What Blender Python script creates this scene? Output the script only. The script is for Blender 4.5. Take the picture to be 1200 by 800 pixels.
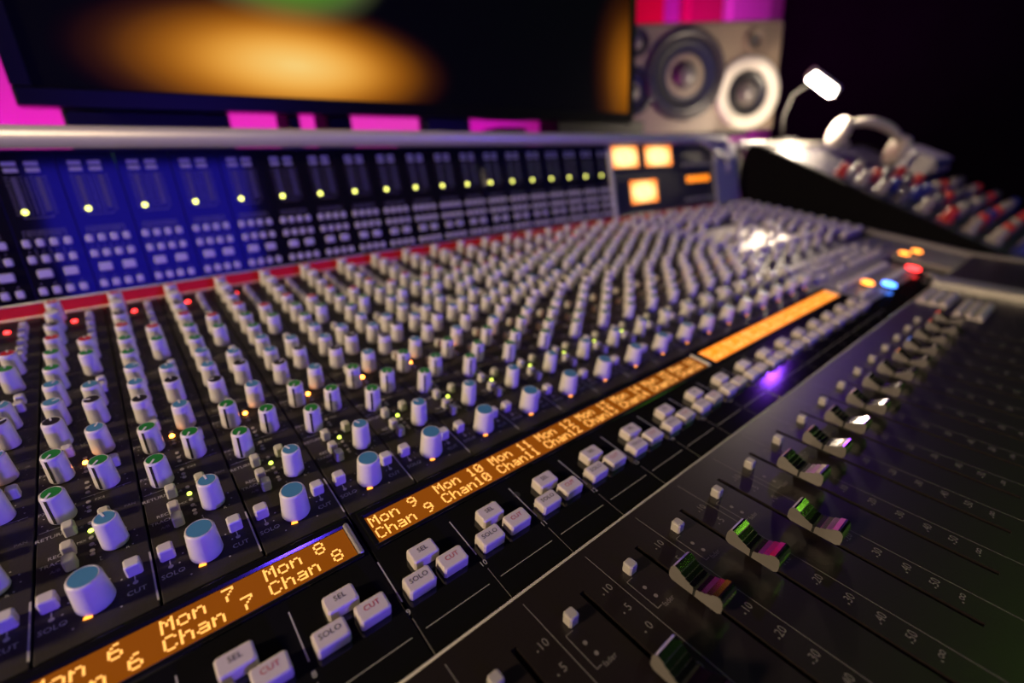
import bpy, bmesh, math, random
from mathutils import Vector, Matrix, Euler

random.seed(7)
scene = bpy.context.scene
for o in list(bpy.data.objects):
    bpy.data.objects.remove(o)
C = scene.collection

# ------------------------------------------------------------------ units
U = 0.038            # one console channel is 38 mm wide; the plan below is drawn in channel widths
ZC = 0.948           # height of the drawing's zero level above the floor (metres)
def W(x, y, z):
    return Vector((x * U, y * U, z * U + ZC))

# ------------------------------------------------------------------ camera
cam_d = bpy.data.cameras.new('camera')
cam = bpy.data.objects.new('camera', cam_d)
C.objects.link(cam)
cam.location = W(7.594, 0, 0)
cam.rotation_euler = Euler((math.radians(70.953), math.radians(3.280), math.radians(-39.723)), 'XYZ')
cam_d.sensor_width = 36.0
cam_d.lens = 551.9 / 1200 * 36
cam_d.clip_start = 0.01
cam_d.clip_end = 50
cam_d.dof.use_dof = True
cam_d.dof.focus_distance = 5.75 * U
cam_d.dof.aperture_fstop = 3.4
cam_d.dof.aperture_blades = 0
scene.camera = cam

# ------------------------------------------------------------------ world, view
world = bpy.data.worlds.new('world')
scene.world = world
world.use_nodes = True
world.node_tree.nodes['Background'].inputs[0].default_value = (0.05, 0.04, 0.06, 1)
world.node_tree.nodes['Background'].inputs[1].default_value = 0.02
scene.view_settings.view_transform = 'Standard'
scene.view_settings.look = 'None'
scene.view_settings.gamma = 1
scene.view_settings.use_curve_mapping = False
scene.view_settings.exposure = -0.1

# ------------------------------------------------------------------ room lamps
def area(name, loc, target, sx, sy, power, color, spread=180):
    d = bpy.data.lights.new(name, 'AREA')
    d.shape = 'RECTANGLE'
    d.size = sx; d.size_y = sy
    d.energy = power; d.color = color
    d.spread = math.radians(spread)
    o = bpy.data.objects.new(name, d)
    C.objects.link(o)
    o.location = loc
    o.rotation_euler = (Vector(target) - Vector(loc)).to_track_quat('-Z', 'Y').to_euler()
    return o
# the studio's blue LED wash behind the operator, the warm ceiling wash on the left, the magenta LED uplights at the back wall
BLUE = area('blue_wash_light', W(13.2, -54, 20), W(13, 10, -2), 24 * U, 17 * U, 8.4, (0.03, 0.02, 1.0))
BLUE2 = area('blue_lamp', W(14, -50, -4.0), W(8, 10, -3.6), 3.5 * U, 2.5 * U, 4.4, (0.11, 0.045, 1.0), 64)
GREEN = area('green_wash_light', W(76, -34, 37), W(13, 2, -4), 9 * U, 14 * U, 0.6, (0.35, 1.0, 0.06), 60)
WARM = area('warm_wash_light', W(-30, 7.5, 15), W(12, 7, -3), 5 * U, 5 * U, 3.6, (1.0, 0.76, 0.46), 60)
WARM_FILL = area('warm_fill_light', W(-6, -44, 40), W(14, 10, -2), 14 * U, 14 * U, 0.55, (1.0, 0.74, 0.40), 60)  # warm front fill, added to lift the bridge face and knob tops
PINK1 = area('magenta_wall_light', W(60, 30, -6), W(72, 40, 14), 36 * U, 3 * U, 18, (1.0, 0.01, 0.62), 110)
PINK2 = area('magenta_wall_light.001', W(12, 32, -8), W(12, 40, 8), 60 * U, 3 * U, 30, (1.0, 0.0, 0.62))

# ------------------------------------------------------------------ materials
MATS = {}
def mat(name, color, rough=0.5, metal=0.0, emit=None, strength=0.0, noise=0.0, nscale=400.0, bump=0.0, spec=0.5, coat=0.0):
    if name in MATS:
        return MATS[name]
    m = bpy.data.materials.new(name)
    m.use_nodes = True
    nt = m.node_tree
    b = nt.nodes['Principled BSDF']
    b.inputs['Base Color'].default_value = (*color, 1)
    b.inputs['Roughness'].default_value = rough
    b.inputs['Metallic'].default_value = metal
    b.inputs['Specular IOR Level'].default_value = spec
    b.inputs['Coat Weight'].default_value = coat
    if emit is not None:
        b.inputs['Emission Color'].default_value = (*emit, 1)
        b.inputs['Emission Strength'].default_value = strength
    if noise > 0 or bump > 0:
        tc = nt.nodes.new('ShaderNodeTexCoord')
        nz = nt.nodes.new('ShaderNodeTexNoise')
        nz.inputs['Scale'].default_value = nscale
        nz.inputs['Detail'].default_value = 4
        nt.links.new(tc.outputs['Object'], nz.inputs['Vector'])
        if noise > 0:
            mx = nt.nodes.new('ShaderNodeMixRGB')
            mx.inputs['Color1'].default_value = (*[c * (1 - noise) for c in color], 1)
            mx.inputs['Color2'].default_value = (*[min(1, c * (1 + noise)) for c in color], 1)
            nt.links.new(nz.outputs['Fac'], mx.inputs['Fac'])
            nt.links.new(mx.outputs['Color'], b.inputs['Base Color'])
        if bump > 0:
            bp = nt.nodes.new('ShaderNodeBump')
            bp.inputs['Strength'].default_value = bump
            bp.inputs['Distance'].default_value = 0.0004
            nt.links.new(nz.outputs['Fac'], bp.inputs['Height'])
            nt.links.new(bp.outputs['Normal'], b.inputs['Normal'])
    MATS[name] = m
    return m

M_panel = mat('charcoal_panel', (0.023, 0.019, 0.0185), 0.5, spec=.3, noise=0.35, nscale=900, bump=0.25)
M_fpanel = mat('fader_panel_black', (0.013, 0.0092, 0.0095), 0.36, noise=0.3, nscale=900, bump=0.12)
M_gloss = mat('gloss_black', (0.006, 0.006, 0.007), 0.10, noise=0.1)
M_body = mat('console_black', (0.012, 0.011, 0.012), 0.5, noise=0.2, nscale=60)
M_meter = mat('meter_glass_black', (0.006, 0.006, 0.007), 0.07, noise=0.1)
M_void = mat('slot_black', (0.002, 0.002, 0.002), 0.9, noise=0.1)
M_knob = mat('pale_knob_plastic', (0.54, 0.51, 0.49), 0.34, noise=0.05, nscale=300)
M_key = mat('pale_key_plastic', (0.50, 0.47, 0.45), 0.38, noise=0.06, nscale=300)
M_keyw = mat('switch_key_plastic', (0.52, 0.46, 0.43), 0.42, noise=0.06, nscale=300)
M_red = mat('red_cap', (0.42, 0.012, 0.015), 0.4, noise=0.06)
M_green = mat('green_cap', (0.010, 0.17, 0.025), 0.4, noise=0.06)
M_blue = mat('blue_cap', (0.055, 0.20, 0.33), 0.4, noise=0.06)
M_black = mat('black_cap', (0.008, 0.008, 0.009), 0.4, noise=0.06)
M_white = mat('white_cap', (0.62, 0.60, 0.57), 0.4, noise=0.05)
M_print = mat('white_print', (0.36, 0.34, 0.33), 0.6, noise=0.08)
M_dimprint = mat('grey_print', (0.17, 0.15, 0.145), 0.6, noise=0.08)
M_inkk = mat('black_ink', (0.02, 0.015, 0.015), 0.6, noise=0.08)
M_inkr = mat('red_ink', (0.42, 0.02, 0.03), 0.6, noise=0.08)
M_chrome = mat('chrome', (0.75, 0.73, 0.70), 0.13, metal=1.0, noise=0.04)
M_alu = mat('satin_aluminium', (0.42, 0.40, 0.38), 0.45, metal=0.35, noise=0.06, nscale=80)
M_alud = mat('dull_aluminium', (0.40, 0.38, 0.36), 0.40, metal=0.6, noise=0.08, nscale=80)
M_redstrip = mat('red_strip_paint', (0.55, 0.004, 0.012), 0.5, spec=.2, noise=0.06)
M_greyp = mat('grey_master_panel', (0.22, 0.20, 0.20), 0.40, noise=0.1, nscale=200)
M_silver = mat('silver_plate', (0.62, 0.58, 0.54), 0.46, metal=0.6, noise=0.06, nscale=200)
M_ledred = mat('led_red', (0.5, 0.02, 0.02), 0.3, emit=(1.0, 0.03, 0.03), strength=9, noise=0.05)
M_ledamb = mat('led_amber', (0.5, 0.2, 0.02), 0.3, emit=(1.0, 0.27, 0.03), strength=22, noise=0.05)
M_ledyel = mat('led_yellow', (0.5, 0.5, 0.05), 0.3, emit=(0.85, 0.85, 0.16), strength=5, noise=0.05)
M_ledgrn = mat('led_lime', (0.4, 0.5, 0.05), 0.3, emit=(0.62, 0.80, 0.08), strength=5, noise=0.05)
M_ledblu = mat('led_blue', (0.05, 0.1, 0.5), 0.3, emit=(0.06, 0.22, 1.0), strength=9, noise=0.05)
M_ledoff = mat('led_clear', (0.34, 0.31, 0.30), 0.35, noise=0.05)
M_lcdtext = mat('lcd_text_glow', (0.5, 0.25, 0.05), 0.5, emit=(1.0, 0.47, 0.10), strength=1.55, noise=0.03)

# ------------------------------------------------------------------ mesh builder (coordinates in channel widths)
class MB:
    def __init__(s):
        s.v = []; s.f = []; s.m = []; s.sm = []
    def face(s, idx, mi=0, smooth=False):
        s.f.append(idx); s.m.append(mi); s.sm.append(smooth)
    def box(s, x0, x1, y0, y1, z0, z1, mi=0, b=0.0):
        """box, with an optional chamfer b round its top"""
        n = len(s.v)
        if b <= 0:
            s.v += [(x0, y0, z0), (x1, y0, z0), (x1, y1, z0), (x0, y1, z0), (x0, y0, z1), (x1, y0, z1), (x1, y1, z1), (x0, y1, z1)]
            for q in ((0, 3, 2, 1), (4, 5, 6, 7), (0, 1, 5, 4), (1, 2, 6, 5), (2, 3, 7, 6), (3, 0, 4, 7)):
                s.face([n + i for i in q], mi)
        else:
            def ring(x0, x1, y0, y1, z, c):
                return [(x0 + c, y0, z), (x1 - c, y0, z), (x1, y0 + c, z), (x1, y1 - c, z), (x1 - c, y1, z), (x0 + c, y1, z), (x0, y1 - c, z), (x0, y0 + c, z)]
            s.v += ring(x0, x1, y0, y1, z0, b) + ring(x0, x1, y0, y1, z1 - b, b) + ring(x0 + b * .35, x1 - b * .35, y0 + b * .35, y1 - b * .35, z1 - b * .3, b) + ring(x0 + b, x1 - b, y0 + b, y1 - b, z1, b * .8)
            for r in range(3):
                for i in range(8):
                    j = (i + 1) % 8
                    s.face([n + r * 8 + i, n + r * 8 + j, n + r * 8 + 8 + j, n + r * 8 + 8 + i], mi)
            s.face([n + 24 + i for i in range(8)], mi)
            s.face([n + i for i in reversed(range(8))], mi)
    def quad(s, x0, x1, y0, y1, z, mi=0):
        n = len(s.v)
        s.v += [(x0, y0, z), (x1, y0, z), (x1, y1, z), (x0, y1, z)]
        s.face([n, n + 1, n + 2, n + 3], mi)
    def disc(s, cx, cy, r, z, mi=0, seg=8, h=0.0):
        n = len(s.v)
        for i in range(seg):
            a = 2 * math.pi * i / seg
            s.v.append((cx + r * math.cos(a), cy + r * math.sin(a), z + h))
        s.face([n + i for i in range(seg)], mi)
        if h > 0:
            k = len(s.v)
            for i in range(seg):
                a = 2 * math.pi * i / seg
                s.v.append((cx + r * math.cos(a), cy + r * math.sin(a), z))
            for i in range(seg):
                j = (i + 1) % seg
                s.face([k + i, k + j, n + j, n + i], mi)
    def lathe(s, prof, seg=24, mi=0, cx=0, cy=0, cap_top=True, cap_bot=True, axis='z', mats=None):
        n = len(s.v); m = len(prof)
        for (r, z) in prof:
            for i in range(seg):
                a = 2 * math.pi * i / seg
                if axis == 'z':
                    s.v.append((cx + r * math.cos(a), cy + r * math.sin(a), z))
                else:      # axis -y : rings face the -y direction
                    s.v.append((cx + r * math.cos(a), -z, cy + r * math.sin(a)))
        for k in range(m - 1):
            for i in range(seg):
                j = (i + 1) % seg
                s.face([n + k * seg + i, n + k * seg + j, n + (k + 1) * seg + j, n + (k + 1) * seg + i], mats[k] if mats else mi, True)
        if cap_top:
            s.face([n + (m - 1) * seg + i for i in range(seg)], mats[-1] if mats else mi)
        if cap_bot:
            s.face([n + i for i in reversed(range(seg))], mi)
    def prism(s, pts, x0, x1, mi=0, smooth=False):
        """(y,z) outline extruded along x"""
        n = len(s.v); k = len(pts)
        s.v += [(x0, y, z) for y, z in pts] + [(x1, y, z) for y, z in pts]
        for i in range(k):
            j = (i + 1) % k
            s.face([n + i, n + j, n + k + j, n + k + i], mi, smooth)
        s.face([n + i for i in reversed(range(k))], mi)
        s.face([n + k + i for i in range(k)], mi)
    def tube(s, pts, r, seg=10, mi=0):
        n = len(s.v); P = [Vector(p) for p in pts]; k = len(P)
        rs = r if isinstance(r, (list, tuple)) else [r] * k
        up = Vector((0, 0, 1))
        prev = None
        for i, p in enumerate(P):
            t = (P[min(i + 1, k - 1)] - P[max(i - 1, 0)]).normalized()
            a = t.cross(up if abs(t.z) < 0.95 else Vector((0, 1, 0))).normalized() if prev is None else (prev - t * prev.dot(t)).normalized()
            prev = a
            b = t.cross(a)
            for q in range(seg):
                an = 2 * math.pi * q / seg
                s.v.append(tuple(p + (a * math.cos(an) + b * math.sin(an)) * rs[i]))
        for i in range(k - 1):
            for q in range(seg):
                w = (q + 1) % seg
                s.face([n + i * seg + q, n + i * seg + w, n + (i + 1) * seg + w, n + (i + 1) * seg + q], mi, True)
        s.face([n + q for q in reversed(range(seg))], mi)
        s.face([n + (k - 1) * seg + q for q in range(seg)], mi)
    def text(s, txt, size, cx, cy, z, mi=0, align='CENTER', rot=0.0):
        vs, fs = text_mesh(txt, align)
        n = len(s.v)
        c_, s_ = math.cos(rot), math.sin(rot)
        for (x, y) in vs:
            x *= size; y *= size
            s.v.append((cx + x * c_ - y * s_, cy + x * s_ + y * c_, z))
        for q in fs:
            s.face([n + i for i in q], mi)
    def mesh(s, name, mats, scale=U):
        me = bpy.data.meshes.new(name)
        me.from_pydata([(x * scale, y * scale, z * scale) for x, y, z in s.v], [], s.f)
        for m in (mats if isinstance(mats, (list, tuple)) else [mats]):
            me.materials.append(m)
        me.polygons.foreach_set('material_index', s.m)
        me.polygons.foreach_set('use_smooth', s.sm)
        me.update()
        return me

_tc = {}
def text_mesh(txt, align='CENTER'):
    key = (txt, align)
    if key not in _tc:
        cu = bpy.data.curves.new('t', 'FONT')
        cu.body = txt; cu.align_x = align; cu.align_y = 'CENTER'; cu.size = 1; cu.resolution_u = 2
        o = bpy.data.objects.new('t', cu)
        C.objects.link(o)
        bpy.context.view_layer.update()
        dg = bpy.context.evaluated_depsgraph_get()
        me = bpy.data.meshes.new_from_object(o.evaluated_get(dg))
        _tc[key] = ([(v.co.x, v.co.y) for v in me.vertices], [list(p.vertices) for p in me.polygons])
        bpy.data.objects.remove(o)
        bpy.data.meshes.remove(me)
        bpy.data.curves.remove(cu)
    return _tc[key]

def tag(o, label=None, cat=None, group=None, kind=None):
    if label: o['label'] = label
    if cat: o['category'] = cat
    if group: o['group'] = group
    if kind: o['kind'] = kind
    return o
def thing(name, loc, label, cat, rot=(0, 0, 0), group=None):
    o = bpy.data.objects.new(name, None)
    o.empty_display_size = 0.05
    C.objects.link(o)
    o.location = loc; o.rotation_euler = rot
    return tag(o, label, cat, group)
def put(name, me, parent=None, loc=(0, 0, 0), rot=(0, 0, 0)):
    """link a mesh; loc and rot are in the parent's own frame"""
    o = bpy.data.objects.new(name, me)
    C.objects.link(o)
    o.parent = parent
    o.location = loc; o.rotation_euler = rot
    return o

# ================================================================== THE ROOM
def room_box(name, x0, x1, y0, y1, z0, z1, m):
    mb = MB(); mb.box(x0, x1, y0, y1, z0, z1)
    return tag(put(name, mb.mesh(name, m, 1.0)), kind='structure')
XL, XR, YF, YB, HT = -2.4, 3.88, -3.6, 1.56, 2.7
M_floor = mat('dark_carpet', (0.03, 0.027, 0.03), 0.9, noise=0.5, nscale=120, bump=0.5)
M_wallb = mat('pale_back_wall', (0.45, 0.40, 0.43), 0.8, noise=0.05, nscale=8, bump=0.1)
M_walld = mat('black_wall', (0.003, 0.003, 0.005), 0.9, spec=.04, noise=0.3, nscale=6)
M_wallw = mat('brown_wall', (0.30, 0.24, 0.18), 0.8, noise=0.15, nscale=6)
room_box('floor', XL - .1, XR + .1, YF - .1, YB + .1, -.1, 0, M_floor)
room_box('ceiling', XL - .1, XR + .1, YF - .1, YB + .1, HT, HT + .1, M_walld)
room_box('wall_back', XL - .1, XR + .1, YB, YB + .1, 0, HT, M_wallb)
room_box('wall_front', XL - .1, XR + .1, YF - .1, YF, 0, HT, M_wallw)
room_box('wall_left', XL - .1, XL, YF, YB, 0, HT, M_wallw)
room_box('wall_right', XR, XR + .1, YF, YB, 0, HT, M_walld)

# ================================================================== THE CONSOLE
BASE = Vector((18.5 * U, 6 * U, 0))
console = thing('mixing_console', BASE, 'large black mixing console with rows of pale knobs, faders and a meter bridge', 'mixing console')
def cw(x, y, z):            # point of the plan -> console frame
    return W(x, y, z) - BASE
SK = 0.2226; AK = math.atan(SK)               # slope of the knob panel
SF = 0.105;  AF = math.atan(SF)               # slope of the fader panel
def zk(y): return -3.935 + SK * (y - 5.623)
def zf(y): return -4.42 + SF * (y - 2.791)
def zb_y(z): return 14.08 + 0.17 * z           # meter bridge leans back
AB = math.pi / 2 - math.atan(0.17)
def on_knob(name, me, x, y, rz=0.0, h=0.0):
    e = (Matrix.Rotation(AK, 3, 'X') @ Matrix.Rotation(rz, 3, 'Z')).to_euler()
    nrm = Vector((0, -math.sin(AK), math.cos(AK))) * (h * U)
    return put(name, me, console, cw(x, y, zk(y)) + nrm, e)
def on_fader(name, me, x, y, rz=0.0, h=0.0):
    e = (Matrix.Rotation(AF, 3, 'X') @ Matrix.Rotation(rz, 3, 'Z')).to_euler()
    nrm = Vector((0, -math.sin(AF), math.cos(AF))) * (h * U)
    return put(name, me, console, cw(x, y, zf(y)) + nrm, e)
def on_bridge(name, me, x, z, h=0.0):
    e = Euler((AB, 0, 0))
    nrm = Vector((0, -math.sin(AB), math.cos(AB))) * (h * U)
    return put(name, me, console, cw(x, zb_y(z), z) + nrm, e)

CH0, CH1 = 4, 25         # channels 4 .. 24 stand in or beside the picture
XE0, XE1 = 1.0, 36.6
cK = 1 / math.cos(AK); cF = 1 / math.cos(AF); cB = 1 / math.sin(AB)

# ---- body, pedestals, shading arm rest
mb = MB()
mb.prism([(-1.7, zf(-1.7) - .28), (-1.7, -6.6), (4, -7.4), (15.6, -7.4), (15.6, -2.6), (13.72, -2.55), (5.4, zk(5.4) - .3), (3.2, zk(3.2) - .3)], XE0, XE1)
put('console_body', mb.mesh('console_body', M_body), console, cw(0, 0, 0))
mb = MB(); mb.prism([(-3.6, -5.25), (-3.55, -4.75), (-3.25, -4.40), (-2.7, -4.28), (-2.1, -4.28), (-1.8, -4.42), (-1.72, -4.7), (-1.72, -5.6), (-3.3, -5.7)], XE0, XE1)  # unseen pad, raised to keep the blue lamp off the fader panel
put('shading_arm_rest', mb.mesh('shading_arm_rest', mat('arm_rest_vinyl', (0.015, 0.013, 0.013), 0.5, noise=0.2, bump=0.3)), console, cw(0, 0, 0))
mb = MB(); mb.box(-1.3, 1.3, -5, 4.5, -ZC / U, -7.35); mb.box(-1.6, 1.6, -6.5, 5.2, -ZC / U, -ZC / U + .9, b=.2)
me = mb.mesh('pedestal', M_body)
for x in (4.5, 32):
    put('pedestal', me, console, cw(x, 8.5, 0))

# ---- knob panels: one plate per channel with an open joint between them
def plate(w, d, t, m, name, b=.02):
    mb = MB(); mb.box(0, w, 0, d, -t, 0, b=b)
    return mb.mesh(name, m)
me_cp = plate(.974, (13.62 - 5.38) * cK, .22, M_panel, 'channel_panel', .008)
for n in range(2, CH1):
    on_knob('channel_panel', me_cp, n + .013, 5.38)

# ---- printed legend of a channel (shared)
def legend():
    mb = MB()
    def t(s, sz, x, y, mi=0): mb.text(s, sz, x, (y - 5.38) * cK, .004, mi)
    def ln(x0, x1, y, w=.008, mi=0): mb.quad(x0, x1, (y - 5.38) * cK - w / 2, (y - 5.38) * cK + w / 2, .004, mi)
    def vl(x, y0, y1, w=.012, mi=0): mb.quad(x - w / 2, x + w / 2, (y0 - 5.38) * cK, (y1 - 5.38) * cK, .004, mi)
    def dt(x, y, r=.016, mi=0): mb.disc(x, (y - 5.38) * cK, r, .004, mi, 8)
    t('SOLO', .088, .15, 5.70); t('CUT', .088, .82, 5.69)
    for x in (.14, .82):
        dt(x, 5.81, .026); vl(x, 5.81, 5.90)
    for a in range(-5, 6):      # scale dots round the large knob
        an = math.radians(90 + a * 27)
        dt(.49 + .27 * math.cos(an), 5.77 + .27 * math.sin(an) * .98, .010)
    t('RETURN', .075, .14, 6.98); ln(.03, .26, 7.10); ln(.42, .93, 7.475); t('FX2', .075, .08, 7.42); t('FX4', .06, .60, 7.37)
    t('FX1', .075, .08, 8.18); t('FX3', .075, .56, 8.0, 1)
    t('REC', .07, .17, 6.64); t('TRACK', .07, .15, 6.54); t('A/B', .06, .17, 6.43, 1); t('PAN', .06, .88, 7.05, 1)
    t('CUE', .05, .38, 6.96); t('MIX', .05, .40, 6.72)
    t('L', .06, .56, 6.34); t('R', .06, .80, 6.36)
    t('POST', .055, .15, 8.52); t('PRE', .055, .50, 8.6, 1); ln(.03, .22, 8.38)
    for y in (8.78, 9.62, 10.55, 11.45, 12.3):
        ln(.04, .40, y, .007, 1); ln(.50, .93, y - .1, .007, 1)
    for cx, y, m in ((.255, 8.02, 0), (.255, 7.25, 0), (.70, 7.60, 0), (.70, 6.51, 0), (.255, 8.80, 1), (.70, 8.36, 1), (.255, 9.33, 1), (.70, 9.13, 1), (.255, 9.87, 1), (.70, 9.58, 1), (.255, 10.42, 1), (.255, 11.0, 1), (.70, 10.71, 1), (.255, 11.59, 1), (.70, 11.27, 1), (.255, 12.16, 1)):
        for a in range(-4, 5):
            an = math.radians(90 + a * 33)
            dt(cx + .20 * math.cos(an), y + .20 * math.sin(an), .009, m)
    for i, (s, y) in enumerate((('HF', 11.3), ('HMF', 10.2), ('LMF', 9.3), ('LF', 8.65), ('LINE', 12.4), ('MIC', 12.9))):
        t(s, .07, .48, y, 1)
        t('kHz' if i < 2 else 'dB', .05, .90, y - .15, 1)
    return mb.mesh('printed_legend', [M_print, M_dimprint])
me_leg = legend()
mb = MB(); mb.quad(-.009, .009, 0, .70 * cK, .005)
me_tick = mb.mesh('divider_line', M_print)
mb = MB(); 
for y in (7.76, 7.65, 7.56, 7.37, 7.27, 7.20, 6.98, 6.73, 6.62, 6.52, 6.46, 8.30, 8.08, 8.0):
    mb.disc(0, (y - 6.4) * cK, .024, .0, 0, 8, .012)
me_off = mb.mesh('clear_indicators', M_ledoff)
for n in range(CH0, CH1):
    on_knob('printed_legend', me_leg, n, 5.38)
    on_knob('divider_line', me_tick, n - .02, 5.45)
    tag(on_knob('clear_indicators', me_off, n + .489, 6.4), kind='stuff')

# ---- knobs
def knob_mesh(rb, rt, h, name, flute=False):
    mb = MB()
    mb.lathe([(rb * .96, .015), (rb, .03), (rb * .985, .08), (rt + .004, h - .035), (rt - .003, h - .012), (rt - .016, h), (rt - .022, h), (rt - .024, h - .012)], 28)
    return mb.mesh(name, M_knob)
def cap_mesh(r, h, m, name):
    mb = MB(); mb.lathe([(r, h - .014), (r, h - .004), (r * .97, h + .001)], 24, cap_bot=False)
    return mb.mesh(name, m)
def pointer_mesh(rb, rt, h, name):
    mb = MB()
    mb.box(-.011, .011, rt * .12, rt - .012, h - .006, h + .006, 0)
    n = len(mb.v)              # black line down the side, slightly proud
    y0, y1 = rb + .0005, rt + .005
    mb.v += [(-.016, y0, .035), (.016, y0, .035), (.016, y1, h - .025), (-.016, y1, h - .025), (-.016, y0 - .03, .035), (.016, y0 - .03, .035), (.016, y1 - .03, h - .025), (-.016, y1 - .03, h - .025)]
    for q in ((1, 0, 3, 2), (0, 4, 7, 3), (5, 1, 2, 6)):
        mb.face([n + i for i in q], 1)
    return mb.mesh(name, [M_white, M_void])
KH = .42
me_k = knob_mesh(.132, .117, KH, 'rotary_knob')
me_kc = {k: cap_mesh(.094, KH, m, 'cap_' + k) for k, m in (('red', M_red), ('green', M_green), ('blue', M_blue), ('black', M_black), ('white', M_white))}
me_kp = pointer_mesh(.132, .117, KH, 'pointer')
me_big = knob_mesh(.170, .146, .41, 'level_knob')
me_bigc = cap_mesh(.123, .41, M_blue, 'cap_large_blue')
DY = KH * math.sin(AK)
ROWS = [  # name, x offset, y of the top, cap colour, pointer
    ('gain_knob', .255, 13.20, 'red'), ('gain_knob', .255, 12.65, 'white'), ('gain_knob', .255, 12.07, 'black'),
    ('equaliser_knob', .255, 11.495, 'red'), ('equaliser_knob', .255, 10.905, 'green'), ('equaliser_knob', .255, 10.333, 'green'),
    ('equaliser_knob', .255, 9.781, 'blue'), ('equaliser_knob', .255, 9.24, 'blue'), ('equaliser_knob', .255, 8.708, 'black'),
    ('send_knob', .255, 7.925, 'green'), ('send_knob', .255, 7.157, 'green'),
    ('equaliser_knob', .703, 11.179, 'red'), ('equaliser_knob', .703, 10.616, 'green'), ('equaliser_knob', .703, 9.49, 'blue'),
    ('equaliser_knob', .703, 9.035, 'black'), ('equaliser_knob', .703, 8.266, 'blue'), ('send_knob', .703, 7.504, 'green'),
    ('monitor_level_knob', .703, 6.413, 'blue')]
def add_knob(name, x, ytop, colour, ang, detail=True):
    k = on_knob(name, me_k, x, ytop + DY, ang)
    c = put('knob_cap', me_kc[colour], k)
    if colour != 'white':
        c['label'] = colour + ' knob cap'
    if detail:
        put('pointer', me_kp, k)
    return k
for n in range(CH0, CH1):
    for (nm, xo, y, col) in ROWS:
        if nm == 'send_knob': ang = math.radians(150 + random.uniform(-4, 4))
        elif nm == 'monitor_level_knob': ang = math.radians(random.uniform(0, 28))
        elif col == 'black': ang = math.radians(random.choice((-60, -50, 10, 70)))
        else: ang = math.radians(random.choice((0, 0, 0, 5, -60, -25)) + random.uniform(-5, 5))
        add_knob(nm, n + xo, y, col, ang, n <= 16)
    k = on_knob('level_knob', me_big, n + .49, 5.694 + DY, math.radians(20))
    c = put('knob_cap', me_bigc, k); c['label'] = 'blue knob cap'

# ---- small push buttons on the knob panel
def key_mesh(w, d, h, m, name, b=.018):
    mb = MB(); mb.box(-w / 2, w / 2, -d / 2, d / 2, -.02, h, b=b)
    return mb.mesh(name, m)
me_pb = key_mesh(.115, .13, .15, M_key, 'push_button')
me_sb = key_mesh(.150, .14, .155, M_key, 'solo_button')
DB = .15 * math.sin(AK)
for n in range(CH0, CH1):
    for (nm, xo, y) in (('input_button', .75, 13.10), ('input_button', .75, 12.86), ('input_button', .75, 12.62), ('input_button', .75, 12.26), ('input_button', .75, 12.02), ('input_button', .75, 11.74),
                        ('equaliser_button', .79, 10.22), ('equaliser_button', .79, 10.0),
                        ('send_button', .33, 8.46), ('send_button', .80, 7.93), ('return_button', .315, 6.91), ('record_button', .30, 6.59), ('track_button', .31, 6.38), ('pan_button', .645, 6.93)):
        on_knob(nm, me_pb, n + xo, y + DB)
    on_knob('solo_button', me_sb, n + .134, 5.985)
    on_knob('cut_button', me_sb, n + .829, 5.975)

# ---- lit indicators
def led_mesh(r, m, name, h=.03):
    mb = MB(); mb.lathe([(r, -.01), (r, h * .4), (r * .8, h * .8), (r * .4, h)], 12)
    return mb.mesh(name, m)
me_lr = led_mesh(.048, M_ledred, 'red_indicator'); me_la = led_mesh(.032, M_ledamb, 'amber_indicator')
me_lg = led_mesh(.027, M_ledgrn, 'lime_indicator'); me_lo = led_mesh(.036, M_ledamb, 'orange_indicator', .02)
mb = MB()     # amber ring segment in front of the large knob
for i in range(3):
    a0 = math.radians(250 + i * 6); a1 = math.radians(250 + (i + 1) * 6)
    k = len(mb.v)
    mb.v += [(.205 * math.cos(a0), .205 * math.sin(a0), .012), (.245 * math.cos(a0), .245 * math.sin(a0), .012), (.245 * math.cos(a1), .245 * math.sin(a1), .012), (.205 * math.cos(a1), .205 * math.sin(a1), .012)]
    mb.face([k, k + 1, k + 2, k + 3])
me_arc = mb.mesh('amber_arc', mat('arc_amber', (0.5, 0.2, 0.02), 0.3, emit=(1.0, 0.33, 0.03), strength=3, noise=0.05))
for n in range(CH0, CH1):
    tag(on_knob('indicator_light', me_lr, n + .494, 13.10), 'lit red indicator')
    tag(on_knob('indicator_light', me_la, n + .489, 8.196), 'lit amber indicator')
    tag(on_knob('indicator_light', me_lg, n + .489, 6.842), 'lit lime green indicator')
    tag(on_knob('ring_light', me_arc, n + .46, 5.845), 'short amber arc in front of the large knob')

# ---- switch panel with displays: glossy black
def sw_panel(x0, x1, m=M_gloss):
    mb = MB(); mb.box(x0 + .012, x1 - .012, 0, (5.37 - 3.24) * cK, -.2, 0, b=.01)
    return on_knob('switch_panel', mb.mesh('switch_panel', m), 0, 3.24)
for a, b in ((1, 9), (9, 17), (17, 25), (25, 31.2)):
    sw_panel(a, b)

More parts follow.
